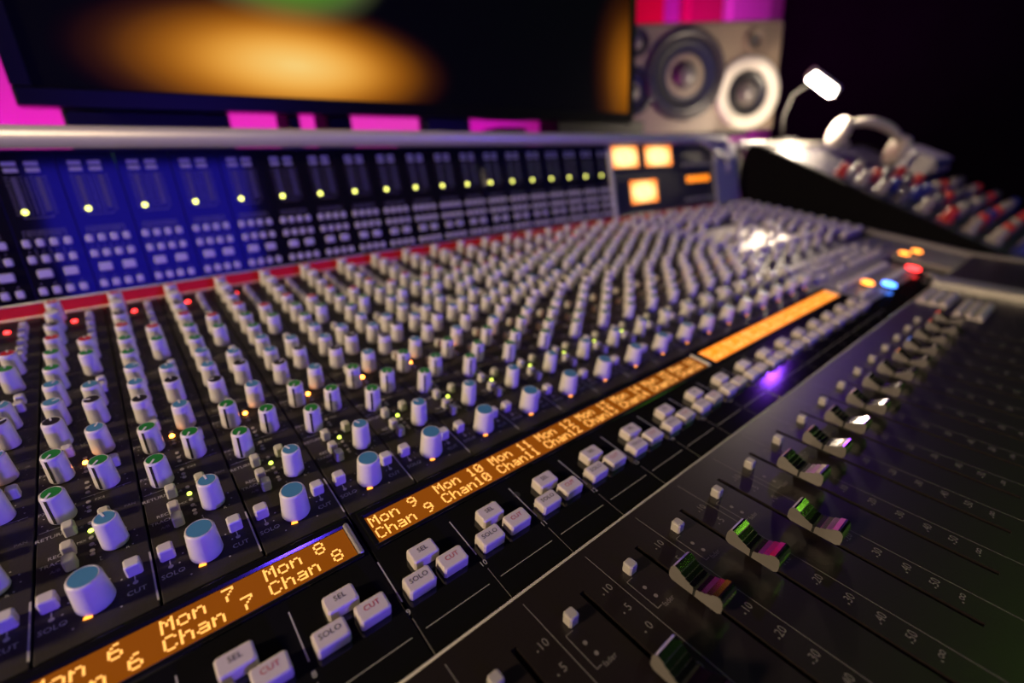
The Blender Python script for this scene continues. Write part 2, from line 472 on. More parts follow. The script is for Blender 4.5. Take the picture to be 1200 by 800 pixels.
FONT = {'M': ("10001", "11011", "10101", "10101", "10001", "10001", "10001"), 'o': ("00000", "00000", "01110", "10001", "10001", "10001", "01110"),
        'n': ("00000", "00000", "10110", "11001", "10001", "10001", "10001"), 'C': ("01110", "10001", "10000", "10000", "10000", "10001", "01110"),
        'h': ("10000", "10000", "10110", "11001", "10001", "10001", "10001"), 'a': ("00000", "00000", "01110", "00001", "01111", "10001", "01111"),
        '0': ("01110", "10001", "10011", "10101", "11001", "10001", "01110"), '1': ("00100", "01100", "00100", "00100", "00100", "00100", "01110"),
        '2': ("01110", "10001", "00001", "00010", "00100", "01000", "11111"), '3': ("11111", "00010", "00100", "00010", "00001", "10001", "01110"),
        '4': ("00010", "00110", "01010", "10010", "11111", "00010", "00010"), '5': ("11111", "10000", "11110", "00001", "00001", "10001", "01110"),
        '6': ("00110", "01000", "10000", "11110", "10001", "10001", "01110"), '7': ("11111", "00001", "00010", "00100", "01000", "01000", "01000"),
        '8': ("01110", "10001", "10001", "01110", "10001", "10001", "01110"), '9': ("01110", "10001", "10001", "01111", "00001", "00010", "01100")}
LCDS = ((1, .36), (9, .42), (17, 3.2))  # stronger backlight on the far display stands in for its viewing-angle brightness
for a, stren in LCDS:
    M_lcd = mat('lcd_backlight_%d' % a, (0.12, 0.04, 0.005), 0.12, emit=(1.0, 0.23, 0.006), strength=stren * .5, noise=0.03)
    x0, x1 = a + .14, a + 7.86
    y0, y1 = 0.0, (5.205 - 4.775) * cK
    mb = MB()
    # bezel bars round the sunk glass
    mb.prism([(y1 + .008, -.02), (y1 + .008, .004), (y1 + .030, .042), (y1 + .10, .046), (y1 + .15, .0), (y1 + .15, -.02)], x0 - .06, x1 + .06, 0)
    mb.box(x0 - .06, x1 + .06, y0 - .07, y0 - .012, -.02, .03, 0, .012)
    mb.box(x0 - .07, x0 - .008, y0 - .03, y1 + .05, -.02, .045, 0, .012)
    mb.box(x1 + .008, x1 + .075, y0 - .03, y1 + .05, -.02, .05, 1, .02)
    f = on_knob('channel_display', mb.mesh('channel_display', [M_gloss, M_alud]), 0, 4.775)
    f['label'] = 'amber dot matrix display naming eight channels'
    mb = MB(); mb.box(x0, x1, y0, y1, -.02, .012, 0)
    put('display_glass', mb.mesh('display_glass', M_lcd), f)
    mb = MB()
    cwid = (x1 - x0) / 56; px = cwid / 6; py = .0245; g = .0010
    for i in range(8):
        nchan = a + i
        for row, s in ((0, 'Mon%3d' % nchan if nchan > 9 else 'Mon %d' % nchan), (1, 'Chan%2d' % nchan)):
            ytop = y1 - .022 - row * .208
            for c, ch in enumerate(s):
                if ch == ' ': continue
                for r, bits in enumerate(FONT[ch]):
                    for q, bit in enumerate(bits):
                        if bit == '1':
                            xx = x0 + .02 + (i * 7 + c) * cwid + q * px
                            mb.quad(xx + g * .5, xx + px - g * .5, ytop - (r + 1) * py + g, ytop - r * py - g, .014)
    put('display_text', mb.mesh('display_text', M_lcdtext), f)

# ---- select / solo / cut keys with their words
def cap_key(w, d, h, txt, ink, name):
    mb = MB(); mb.box(-w / 2, w / 2, -d / 2, d / 2, -.02, h, 0, .022)
    k = mb.mesh(name, M_keyw)
    mb = MB(); mb.text(txt, .088, 0, .015, h + .003)
    return k, mb.mesh(name + '_word', ink)
keys = {'select_key': cap_key(.335, .225, .14, 'SEL', M_inkk, 'select_key'), 'solo_key': cap_key(.335, .225, .14, 'SOLO', M_inkk, 'solo_key'), 'cut_key': cap_key(.335, .225, .14, 'CUT', M_inkr, 'cut_key')}
mb = MB(); L0 = 3.24
def yy(y): return (y - L0) * cK
mb.quad(-.007, .007, yy(3.96), yy(4.55), .004, 0); mb.quad(-.004, .004, yy(3.30), yy(3.74), .004, 1)
mb.quad(.06, .90, yy(3.567), yy(3.575), .004, 0)
mb.quad(.10, .26, yy(4.135), yy(4.147), .004, 0); mb.quad(.66, .86, yy(4.135), yy(4.147), .004, 1)
me_sl = mb.mesh('switch_lines', [M_print, M_dimprint])
for n in range(5, CH1):
    for nm, xo, y in (('select_key', .462, 4.285), ('solo_key', .246, 3.995), ('cut_key', .690, 4.005)):
        k = on_knob(nm, keys[nm][0], n + xo, y + .02)
        if n <= 16:
            put('printed_word', keys[nm][1], k)
    on_knob('switch_lines', me_sl, n, L0)
    mb = MB(); mb.text(str(n), .10, 0, 0, .004)
    on_knob('channel_number', mb.mesh('channel_number', M_print), n, 3.82)
mb = MB(); mb.disc(0, 0, .055, .004, 0, 16)
on_knob('lamp_socket', mb.mesh('lamp_socket', M_void), 11.02, 4.40)

# ---- fader panel, each strip cut by its slot
SX = .605; SW = .035; Y0, Y1 = -1.7, 3.2; S0, S1 = -.158, 2.80
mb = MB()
t_ = .2
mb.box(.0, SX - SW, 0, (Y1 - Y0) * cF, -t_, 0); mb.box(SX + SW, 1.0, 0, (Y1 - Y0) * cF, -t_, 0)
mb.box(SX - SW, SX + SW, 0, (S0 - Y0) * cF, -t_, 0); mb.box(SX - SW, SX + SW, (S1 - Y0) * cF, (Y1 - Y0) * cF, -t_, 0)
me_fp = mb.mesh('fader_panel', M_fpanel)
mb = MB(); mb.box(SX - SW, SX + SW, (S0 - Y0) * cF, (S1 - Y0) * cF, -t_ - .05, -t_ + .01)
me_fs = mb.mesh('fader_slot', M_void)
mb = MB()
def fy(y): return (y - Y0) * cF
for s, y in (('10', 2.64), ('5', 2.355), ('0', 2.085), ('5', 1.81), ('10', 1.53), ('20', 1.18), ('30', .86), ('40', .565), ('50', .30), ('\u221e', .06)):
    mb.text(s, .13, .865, fy(y), .003)
    mb.disc(.775, fy(y) - .02, .012, .003, 0, 6)
mb.quad(-.005, .005, fy(-1.6), fy(3.1), .003, 1)
mb.quad(.095, .105, fy(2.14), fy(2.55), .003, 0); mb.quad(.095, .17, fy(2.135), fy(2.145), .003, 0); mb.quad(.10, .20, fy(2.55), fy(2.558), .003, 0)
mb.disc(.205, fy(2.385), .025, .003, 0, 10); mb.disc(.215, fy(2.245), .025, .003, 0, 10)
mb.text('fader', .085, .27, fy(2.12), .003, 0)
me_fl = mb.mesh('fader_scale', [M_dimprint, M_dimprint])
# fader cap: a metal saddle, high at both ends, hollow in the middle, with ribs across
half = [(.018, .085), (.018, .106), (.065, .114), (.070, .126), (.120, .140), (.125, .154), (.180, .172), (.186, .190), (.240, .212), (.262, .214), (.288, .196), (.306, .160), (.312, .10), (.308, .03), (.27, .0)]
prof = [(-a, b) for a, b in reversed(half)] + half
mb = MB()
hw = .150
mb.prism(list(reversed(prof)), -hw, hw)
mb.m[-1] = mb.m[-2] = 1
me_cap = mb.mesh('fader_cap', [M_chrome, mat('satin_grey_metal', (0.16, 0.145, 0.135), 0.4, metal=0.3, noise=0.05)])
mb = MB(); mb.box(-hw - .002, hw + .002, -.014, .014, .004, .092)
me_line = mb.mesh('index_line', M_void)
mb = MB(); mb.box(-.03, .03, -.09, .09, -.22, .03)
me_stem = mb.mesh('fader_stem', M_void)
me_fb = key_mesh(.13, .13, .13, mat('fader_button_grey', (0.36, 0.33, 0.31), 0.4, noise=0.05), 'fader_button')
FPOS = {7: 1.4, 8: 1.7, 9: 1.2, 10: 1.50, 11: 1.95, 12: 1.80, 13: 1.48}
for n in range(2, CH1):
    on_fader('fader_panel', me_fp, n, Y0)
    if n < 5: continue
    on_fader('fader_slot', me_fs, n, Y0)
    on_fader('fader_scale', me_fl, n, Y0)
    on_fader('fader_button', me_fb, n + .26, 2.64)
    if n < 7: continue
    c = on_fader('fader_cap', me_cap, n + SX, FPOS.get(n, 2.05 + .02 * math.sin(n * 2.1)), 0, .10)
    c['label'] = 'polished metal fader cap'
    put('index_line', me_line, c); put('fader_stem', me_stem, c)
# bright metal edge between fader panel and switch panel
mb = MB(); mb.tube([(1.0, 0, 0), (XE1, 0, 0)], .022, 8)
on_fader('panel_edge', mb.mesh('panel_edge', M_alu), 0, 3.222, 0, -.022)
mb = MB(); mb.box(25.0, XE1, 0, (Y1 - Y0) * cF, -.2, 0)
on_fader('master_fader_panel', mb.mesh('master_fader_panel', M_fpanel), 0, Y0)

# ---- master section
mb = MB(); mb.box(25.013, XE1, 0, (13.62 - 6.95) * cK, -.22, 0, b=.01)
on_knob('master_panel', mb.mesh('master_panel', M_panel), 0, 6.95)
mb = MB(); mb.box(25.05, 33.2, 0, (6.93 - 5.38) * cK, -.22, .02, b=.02)
on_knob('monitor_panel', mb.mesh('monitor_panel', M_greyp), 0, 5.38)
mb = MB(); mb.box(33.22, XE1, 0, (6.93 - 3.24) * cK, -.22, .0, b=.02)
on_knob('monitor_panel', mb.mesh('monitor_panel', M_greyp), 0, 3.24)
mb = MB(); mb.box(25.25, 31.1, 0, (5.36 - 3.98) * cK, 0, .02, b=.01)
on_knob('monitor_plate', mb.mesh('monitor_plate', M_greyp), 0, 3.98)
mb = MB(); mb.box(0, 5.6, 0, 2.7, -.01, .03, b=.02)
on_knob('silver_plate', mb.mesh('silver_plate', M_silver), 26.2, 8.5)
cols = ('blue', 'black', 'white', 'green', 'red')
for k in range(12):
    x = 25.26 + (k // 2) * 1.35 + (k % 2) * .5
    for j in range(11):
        y = 7.5 + j * .55
        inplate = 26.0 < x < 31.9 and 8.3 < y < 11.4
        if inplate and random.random() < .6: continue
        if j == 0 and k % 2: continue
        add_knob('master_knob', x, y, cols[(k * 3 + j) % 5], 0, False)
for x in (33.7, 34.35, 35.0, 35.65):
    for j in range(11):
        add_knob('cue_knob', x, 7.4 + j * .55, 'blue', 0, False)
me_mk = key_mesh(.32, .20, .12, M_key, 'master_key', .03)
for j in range(3):
    for k in range(12):
        if random.random() < .25: continue
        on_knob('master_key', me_mk, 25.6 + k * .62, 5.75 + j * .42, 0, .02)
for k in range(9):
    on_knob('monitor_key', me_mk, 25.7 + k * .6, 5.0, 0, .02)
    if k not in (2, 3): on_knob('monitor_key', me_mk, 25.7 + k * .6, 4.35, 0, .02)
mb = MB(); mb.box(0, 1.5, -.08, .08, 0, .10, b=.03)
me_bar = mb.mesh('long_key', M_greyp)
for (x, y) in ((33.6, 6.5), (33.6, 6.0)):
    on_knob('long_key', me_bar, x, y, 0, .02)
def lit_key(name, x, y, m, lab, r=.19):
    mb = MB(); mb.lathe([(r * 1.15, 0), (r * 1.15, .07), (r, .09)], 20, 0, cap_top=False)
    k = on_knob(name, mb.mesh(name, M_body), x, y, 0, .01)
    mb = MB(); mb.lathe([(r, .06), (r, .13), (r * .85, .16)], 20)
    put('lit_lens', mb.mesh('lit_lens', m), k)
    k['label'] = lab
    return k
M_litamb = mat('button_amber', (0.5, 0.2, 0.02), 0.3, emit=(1.0, 0.27, 0.03), strength=6, noise=0.05)
lit_key('lit_button', 33.2, 5.0, M_litamb, 'glowing orange button')
lit_key('lit_button', 34.3, 4.80, M_litamb, 'glowing orange button')
lit_key('lit_button', 30.83, 4.18, M_ledred, 'glowing red button', .24)
lit_key('lit_button', 26.92, 4.60, M_litamb, 'glowing orange button')
lit_key('lit_button', 27.51, 4.13, M_ledblu, 'glowing blue button', .21)
lit_key('lit_button', 30.54, 3.54, M_ledoff, 'unlit clear button')
def ribbed(name, x0, x1, y0, y1, nrib, m):
    mb = MB(); mb.box(x0, x1, 0, (y1 - y0), -.01, .05, b=.02)
    d = (y1 - y0) / nrib
    for i in range(nrib):
        mb.box(x0 + .08, x1 - .08, i * d + .06, (i + 1) * d - .06, .04, .14, 0, .03)
    return on_fader(name, mb.mesh(name, m), 0, y0)
ribbed('transport_keys', 26.4, 28.3, 2.35, 3.15, 3, M_keyw)
ribbed('transport_keys', 25.7, 27.7, 1.45, 2.15, 3, M_keyw)
mb = MB(); mb.box(0, .95, 0, 2.6, -.01, .22, b=.06)
on_fader('wrist_bar', mb.mesh('wrist_bar', M_alud), 29.1, .7)
# right edge trim
mb = MB()
mb.prism([(-1.7, zf(-1.7) + .06), (3.2, zf(3.2) + .1), (13.7, zk(13.7) + .1), (13.7, zk(13.7) - .4), (3.2, zf(3.2) - .5), (-1.7, zf(-1.7) - .5)], XE1 + .01, XE1 + .35)
put('end_trim', mb.mesh('end_trim', M_greyp), console, cw(0, 0, 0))

# ---- red strip along the foot of the meter bridge
mb = MB(); mb.prism([(13.60, -2.16), (13.66, -2.10), (13.74, -1.87), (13.80, -1.90), (13.80, -2.3), (13.60, -2.3)], XE0, 33.6)
put('red_strip', mb.mesh('red_strip', M_redstrip), console, cw(0, 0, 0))
for (y, z) in ((13.625, -2.135), (13.735, -1.865)):
    mb = MB(); mb.tube([(XE0, y, z), (33.6, y, z)], .020, 6)
    put('strip_edge', mb.mesh('strip_edge', M_alu), console, cw(0, 0, 0))

# ---- meter bridge
mb = MB(); mb.prism([(13.82, -2.6), (13.82, -1.88), (14.33, 1.14), (15.3, 1.2), (15.6, -2.62)], XE0, 36.0)
put('bridge_body', mb.mesh('bridge_body', M_body), console, cw(0, 0, 0))
me_mp = None
mb = MB(); mb.box(.006, .994, -1.86 * cB, 1.10 * cB, -.06, 0, b=.006); me_mp = mb.mesh('meter_panel', M_meter)
me_bb = key_mesh(.125, .155, .06, M_key, 'bridge_button', .02)
me_bk = key_mesh(.235, .175, .06, M_key, 'bridge_key', .02)
me_lab = key_mesh(.215, .085, .012, mat('meter_label', (0.36, 0.33, 0.33), 0.5, noise=0.05), 'meter_label', .004)
me_ml = led_mesh(.052, M_ledyel, 'meter_light', .03)
mb = MB()
for i in range(22):
    mb.box(-.045, .045, i * .032 - .012, i * .032 + .012, -.004, .005)
me_seg = mb.mesh('meter_segments', mat('meter_segment', (0.085, 0.075, 0.085), 0.4, noise=0.05))
mb = MB()
def bz(z): return z * cB
for cx in (.29, .66):
    for i in range(11):
        z = .60 - i * .072
        mb.quad(cx - .14, cx - .07, bz(z) - .006, bz(z) + .006, .004); mb.quad(cx + .07, cx + .13, bz(z) - .006, bz(z) + .006, .004)
mb.quad(.465, .475, bz(-.14), bz(.60), .004)
mb.quad(.24, .70, bz(-.205), bz(-.195), .004); mb.quad(.24, .25, bz(-.2), bz(-.16), .004); mb.quad(.69, .70, bz(-.2), bz(-.16), .004)
mb.quad(.14, .80, bz(-.46), bz(-.45), .004); mb.quad(.14, .15, bz(-.56), bz(-.45), .004); mb.quad(.79, .80, bz(-.56), bz(-.45), .004)
mb.text('BUS ROUTING', .085, .47, bz(-.52), .004)
for x in (.14, .355, .57, .79):
    for z, s in ((-.58, '1'), (-.87, '5'), (-1.53, '9')):
        mb.text(s, .075, x, bz(z), .004)
for x in (.245, .462, .68):
    mb.quad(x - .004, x + .004, bz(-1.12), bz(-.56), .004)
me_bl = mb.mesh('bridge_print', M_dimprint)
for n in range(2, CH1):
    on_bridge('meter_panel', me_mp, n, 0)
    if n < 5: continue
    on_bridge('bridge_print', me_bl, n, 0)
    for x in (.29, .62):
        for z in (.86, .735):
            on_bridge('meter_label', me_lab, n + x, z)
    for x in (.29, .66):
        on_bridge('meter_segments', me_seg, n + x, -.07)
    tag(on_bridge('meter_light', me_ml, n + .285, -.08), 'glowing yellow meter light')
    for z in (-.70, -1.025, -1.67):
        for x in (.14, .355, .57, .79):
            on_bridge('bridge_button', me_bb, n + x, z)
    for x in (.26, .68):
        on_bridge('bridge_key', me_bk, n + x, -1.32)
# centre screen panel and its lit meters
mb = MB(); mb.box(24.98, 33.55, -1.86 * cB, 1.10 * cB, -.06, 0, b=.01)
on_bridge('screen_panel', mb.mesh('screen_panel', M_greyp if False else mat('screen_panel_grey', (0.045, 0.040, 0.038), 0.3, noise=0.1)), 0, 0)
mb = MB(); mb.box(24.78, 24.97, -1.9 * cB, 1.10 * cB, -.05, .12, b=.03)
on_bridge('panel_divider', mb.mesh('panel_divider', M_alu), 0, 0)
def vu_mat(name, w, h, s):
    m = mat(name, (0.4, 0.2, 0.03), 0.4, emit=(1, .5, .05), strength=s)
    nt = m.node_tree; b = nt.nodes['Principled BSDF']
    tc = nt.nodes.new('ShaderNodeTexCoord')
    gr = nt.nodes.new('ShaderNodeTexGradient'); gr.gradient_type = 'QUADRATIC_SPHERE'
    mp = nt.nodes.new('ShaderNodeMapping')
    mp.inputs['Scale'].default_value = (1 / (w * U * .75), 1 / (h * U * .75), 1)
    nt.links.new(tc.outputs['Object'], mp.inputs['Vector']); nt.links.new(mp.outputs['Vector'], gr.inputs['Vector'])
    rp = nt.nodes.new('ShaderNodeValToRGB')
    rp.color_ramp.elements[0].color = (1.0, 0.20, 0.01, 1); rp.color_ramp.elements[1].color = (1.0, 0.72, 0.28, 1); rp.color_ramp.elements[1].position = .35
    nt.links.new(gr.outputs['Fac'], rp.inputs['Fac']); nt.links.new(rp.outputs['Color'], b.inputs['Emission Color'])
    return m
M_vu = vu_mat('vu_face_glow', 2.0, .95, 2.2)
for (x0, x1, z0, z1) in ((25.05, 26.95, .18, 1.06), (27.45, 29.65, .18, 1.06), (26.1, 28.2, -1.42, -.42)):
    w, h = x1 - x0, (z1 - z0) * cB
    mb = MB()
    mb.box(-w / 2 - .08, w / 2 + .08, h / 2, h / 2 + .08, 0, .08, b=.02); mb.box(-w / 2 - .08, w / 2 + .08, -h / 2 - .08, -h / 2, 0, .08, b=.02)
    mb.box(-w / 2 - .08, -w / 2, -h / 2, h / 2, 0, .08, b=.02); mb.box(w / 2, w / 2 + .08, -h / 2, h / 2, 0, .08, b=.02)
    v = on_bridge('level_meter', mb.mesh('level_meter', M_body), (x0 + x1) / 2, (z0 + z1) / 2)
    v['label'] = 'amber backlit needle meter'
    mb = MB(); mb.box(-w / 2, w / 2, -h / 2, h / 2, 0, .02)
    put('meter_face', mb.mesh('meter_face', M_vu), v)
    mb = MB(); mb.box(-.012, .012, -h * .45, h * .35, .024, .03)
    put('needle', mb.mesh('needle', M_black), v, rot=(0, 0, .5))
    mb = MB()
    for i in range(9):
        a = math.radians(150 - i * 15)
        mb.disc(w * .36 * math.cos(a), -h * .35 + h * .68 * math.sin(a), .022, .022, 0, 6)
    put('meter_ticks', mb.mesh('meter_ticks', M_black), v)
mb = MB(); mb.box(-1.25, 1.25, -.24, .24, 0, .05, b=.02)
v = on_bridge('counter_display', mb.mesh('counter_display', M_body), 31.9, -.55)
mb = MB()
for i in range(6):
    mb.box(-1.1 + i * .38, -1.1 + i * .38 + .28, -.15, .15, .04, .06)
put('display_digits', mb.mesh('display_digits', mat('counter_glow', (.4, .1, .01), .4, emit=(1, .25, .01), strength=2.0, noise=.03)), v)
mb = MB()
for i in range(10):
    mb.box(-1.4 + i * .3, -1.4 + i * .3 + .2, -.08, .08, 0, .07, b=.015)
on_bridge('screen_keys', mb.mesh('screen_keys', M_alud), 32.0, -1.55)
on_bridge('screen_keys', mb.mesh('screen_keys', M_alud), 32.0, .15)
# bridge right cheek and the round top rail that turns down at its end
mb = MB(); mb.prism([(13.55, -2.2), (14.15, 1.2), (15.4, 1.3), (15.7, -2.6), (13.55, -2.6)], 33.57, 36.0)
put('bridge_cheek', mb.mesh('bridge_cheek', mat('cheek_grey', (0.30, 0.29, 0.32), 0.45, noise=0.06)), console, cw(0, 0, 0))
pts = [(XE0, 14.18, 1.36), (34.5, 14.18, 1.36)] + [(34.5 + .5 * math.sin(math.radians(a)), 14.18 - .02 * a / 90, .86 + .5 * math.cos(math.radians(a))) for a in (20, 40, 60, 80, 90)] + [(35.0, 14.0, .1), (35.0, 13.9, -.4)]
mb = MB(); mb.tube(pts, .225, 14)
put('top_rail', mb.mesh('top_rail', M_alu), console, cw(0, 0, 0))

mb = MB(); mb.tube([(31.9, 13.98, 1.32), (34.8, 13.8, .25)], .10, 10)
put('rail_strut', mb.mesh('rail_strut', M_alu), console, cw(0, 0, 0))

# ================================================================== MONITOR SCREEN ON THE BRIDGE
mA = W(6.62, 16.1, 0); mB = W(28.2, 15.25, 0)
mw = (mB - mA).length / U
mon = thing('computer_monitor', W((6.62 + 28.2) / 2, 16.1, 1.2), 'wide black computer monitor showing a glowing orange picture above the meter bridge', 'monitor', (0, 0, math.atan2(mB.y - mA.y, mB.x - mA.x)))
mz = 1.02      # lower edge above the empty
hw2 = mw / 2; mh = 12.2; bz0 = .42
mb = MB()
y = -.30
mb.box(-hw2, hw2, y, y + .5, mz, mz + bz0, 0, .05); mb.box(-hw2, hw2, y, y + .5, mz + mh - .35, mz + mh, 0, .05)
mb.box(-hw2, -hw2 + .36, y, y + .5, mz + bz0, mz + mh - .35); mb.box(hw2 - .36, hw2, y, y + .5, mz + bz0, mz + mh - .35)
put('bezel', mb.mesh('bezel', mat('bezel_gloss', (0.0045, 0.0035, 0.003), 0.3, spec=.12, noise=.1)), mon)
mb = MB(); mb.box(-hw2 + .3, hw2 - .3, y + .5, y + 1.3, mz + .4, mz + mh - .4, b=.2)
put('back_shell', mb.mesh('back_shell', M_body), mon)
M_scr = mat('screen_picture', (0.004, 0.004, 0.004), 0.5, spec=0.02, emit=(0, 0, 0), strength=1.0)
nt = M_scr.node_tree; bs = nt.nodes['Principled BSDF']
tc = nt.nodes.new('ShaderNodeTexCoord')
def blob(cx, cz, sx, sz, stops):
    mp = nt.nodes.new('ShaderNodeMapping'); mp.vector_type = 'TEXTURE'
    mp.inputs['Location'].default_value = (cx * U, 0, cz * U); mp.inputs['Scale'].default_value = (sx * U, 1, sz * U)
    g = nt.nodes.new('ShaderNodeTexGradient'); g.gradient_type = 'SPHERICAL'
    r = nt.nodes.new('ShaderNodeValToRGB'); r.color_ramp.interpolation = 'B_SPLINE'
    while len(r.color_ramp.elements) < len(stops): r.color_ramp.elements.new(.5)
    for e, (p, c) in zip(r.color_ramp.elements, stops):
        e.position = p; e.color = (*c, 1)
    nt.links.new(tc.outputs['Object'], mp.inputs['Vector']); nt.links.new(mp.outputs['Vector'], g.inputs['Vector']); nt.links.new(g.outputs['Fac'], r.inputs['Fac'])
    return r.outputs['Color']
def addc(a, b):
    m = nt.nodes.new('ShaderNodeMixRGB'); m.blend_type = 'ADD'; m.inputs['Fac'].default_value = 1
    nt.links.new(a, m.inputs['Color1']); nt.links.new(b, m.inputs['Color2']); return m.outputs['Color']
c1 = blob(-4.5, 2.3, 5.6, 1.95, [(0, (0, 0, 0)), (.01, (0, 0, 0)), (.03, (0, 0, 0)), (.12, (0.004, 0, 0)), (.28, (.06, .013, 0)), (.5, (.46, .14, .003)), (.70, (.95, .42, .05)), (.9, (1.0, .62, .16)), (1, (1.0, .66, .20))])
c2 = blob(-4.4, 5.5, 3.7, 2.5, [(0, (0, 0, 0)), (.01, (0, 0, 0)), (.03, (0, 0, 0)), (.12, (0, 0, 0)), (.28, (.07, .085, .03)), (.55, (.09, .34, .01)), (1, (.12, .5, .01))])
c3 = blob(10.6, 3.0, 2.9, 4.2, [(0, (0, 0, 0)), (.01, (0, 0, 0)), (.03, (0, 0, 0)), (.2, (.004, 0, 0)), (.5, (.07, .016, 0)), (.97, (.5, .16, .006)), (1, (.5, .16, .006))])
nt.links.new(addc(addc(c1, c2), c3), bs.inputs['Emission Color'])
mb = MB(); mb.box(-hw2 + .36, hw2 - .36, y + .06, y + .2, mz + bz0, mz + mh - .35)
put('screen', mb.mesh('screen', M_scr), mon)
mb = MB(); mb.box(.1, 2.3, .9, 1.5, .05, mz + 6, b=.2)
put('stand_neck', mb.mesh('stand_neck', M_body), mon)
mb = MB(); mb.box(-1.4, 3.8, -.2, 2.2, .0, .12, b=.04)
put('stand_foot', mb.mesh('stand_foot', M_body), mon)

# shelf behind the bridge that carries the monitor and the small boxes
mb = MB(); mb.box(-.2, 36.2, 0, 3.6, -.25, 0, b=.05)
shelf = thing('rear_shelf', W(0, 15.62, 0) * 1.0, 'narrow black shelf running behind the console meter bridge', 'shelf')
shelf.location = Vector((18 * U, 17.4 * U, 0))
put('shelf_board', mb.mesh('shelf_board', M_body), shelf, W(0, 15.62, 1.2) - shelf.location)
mb = MB(); mb.box(-.4, .4, -.8, .8, -ZC / U, .96)
for x in (3, 18, 33):
    put('shelf_post', mb.mesh('shelf_post', M_body), shelf, W(x, 17.4, 0) - shelf.location)
def small_box(x, w, h, yb, label):
    t = thing('equipment_box', W(x, yb, 1.2), label, 'equipment', group=None)
    mb = MB(); mb.box(-w / 2, w / 2, -.5, .8, .06, h, b=.06); put('casing', mb.mesh('casing', mat('box_black', (.003, .003, .003), .6, noise=.1, spec=.1)), t)
    mb = MB(); mb.box(-w / 2 + .06, w / 2 - .06, -.56, -.5, .1, h - .06); put('front_plate', mb.mesh('front_plate', mat('box_plate', (.004, .004, .004), .5, noise=.1, spec=.15)), t)
    for sx in (-1, 1):
        mb = MB(); mb.box(-.12, .12, -.3, .5, 0, .08); put('foot', mb.mesh('foot', M_void), t, (sx * (w / 2 - .2) * U, 0, 0))
    return t
small_box(9.25, 3.9, 1.5, 18.3, 'widest low black box under the left half of the monitor, against pink light')
small_box(13.1, .42, 1.5, 18.3, 'narrowest small black box in the pink gap below the monitor')
small_box(14.65, .9, 1.5, 18.3, 'small black box between two pink glints below the monitor')
small_box(22.6, 1.6, 1.0, 18.3, 'lowest black box in the pink gap below the middle of the monitor')
small_box(28.9, 7.0, 1.5, 18.3, 'long low black box under the right end of the monitor')

# ================================================================== LOUDSPEAKER
sp_a = math.radians(33)
P0 = W(45.69, 21.23, 6.6)
spk = thing('studio_loudspeaker', P0 + Vector((0, 0, -3.95 * U)), 'wide grey brown studio loudspeaker with a pale driver ring, right of the monitor', 'loudspeaker', (0, 0, -sp_a))
M_cab = mat('speaker_cabinet_grey', (0.21, 0.16, 0.115), 0.5, noise=0.06, nscale=60)
mb = MB(); mb.box(-8.2, 5.5, 0, 6.5, 0, 7.55, b=.25)
put('cabinet', mb.mesh('cabinet', M_cab), spk)
M_ringd = mat('ring_dark', (0.035, 0.03, 0.035), 0.35, noise=.05); M_ringl = mat('ring_pale', (0.72, 0.68, 0.60), 0.38, noise=.05)
M_cone = mat('cone_dark', (0.008, 0.008, 0.012), 0.35, noise=.1); M_dome = mat('dome_grey', (0.12, 0.11, 0.11), 0.3, noise=.05)
def driver(u, z, r, ringm, name, ring=.24, dome=.3, lab=None):
    zz = (z + 3.95)
    mb = MB(); mb.lathe([(r, -.05), (r, .16), (r * (1 - ring * .3), .28), (r * (1 - ring), .20), (r * (1 - ring) * .98, .02)], 36, cap_top=False, cap_bot=False, axis='y')
    d = put(name, mb.mesh(name, ringm), spk, (u * U, -.02 * U, zz * U))
    if lab: d['label'] = lab
    ri = r * (1 - ring)
    mb = MB(); mb.lathe([(ri, .06), (ri * .92, .16), (ri * .84, .06), (ri * .4, -.02 * r), (ri * .35, .04)], 32, cap_bot=False, axis='y')
    put('cone', mb.mesh('cone', M_cone), d)
    k = ri * dome
    mb = MB(); mb.lathe([(k, .02), (k * .9, .02 + k * .3), (k * .6, .02 + k * .55), (k * .2, .02 + k * .66)], 20, cap_bot=False, axis='y')
    put('dust_cap', mb.mesh('dust_cap', M_dome), d)
driver(-2.2, .05, 3.15, M_ringd, 'woofer', .16, .36, 'large dark woofer')
driver(2.92, -1.36, 2.6, M_ringl, 'midrange_driver', .36, .5, 'driver with a wide pale ring')
driver(3.05, 2.2, .75, M_cab, 'tweeter', .35, .5)
driver(-6.1, 2.3, .95, M_ringd, 'tweeter', .15, .6)
driver(-6.4, -.9, 1.75, M_cone, 'midrange_driver', .2, .4, 'black driver beside the monitor edge')
st = thing('speaker_stand', Vector((P0.x, P0.y, 0)), 'black stand carrying the studio loudspeaker', 'stand', (0, 0, -sp_a))
hs = P0.z - 3.95 * U
mb = MB(); mb.box(-4, 3.5, .2, 6, hs / U - .4, hs / U, b=.1); put('top_plate', mb.mesh('top_plate', M_body), st)
mb = MB(); mb.box(-1, 1, 2, 4, .5, hs / U - .38, b=.1); put('column', mb.mesh('column', M_body), st)
mb = MB(); mb.box(-4.5, 4.5, -.5, 6.5, 0, .5, b=.1); put('base_plate', mb.mesh('base_plate', M_body), st)

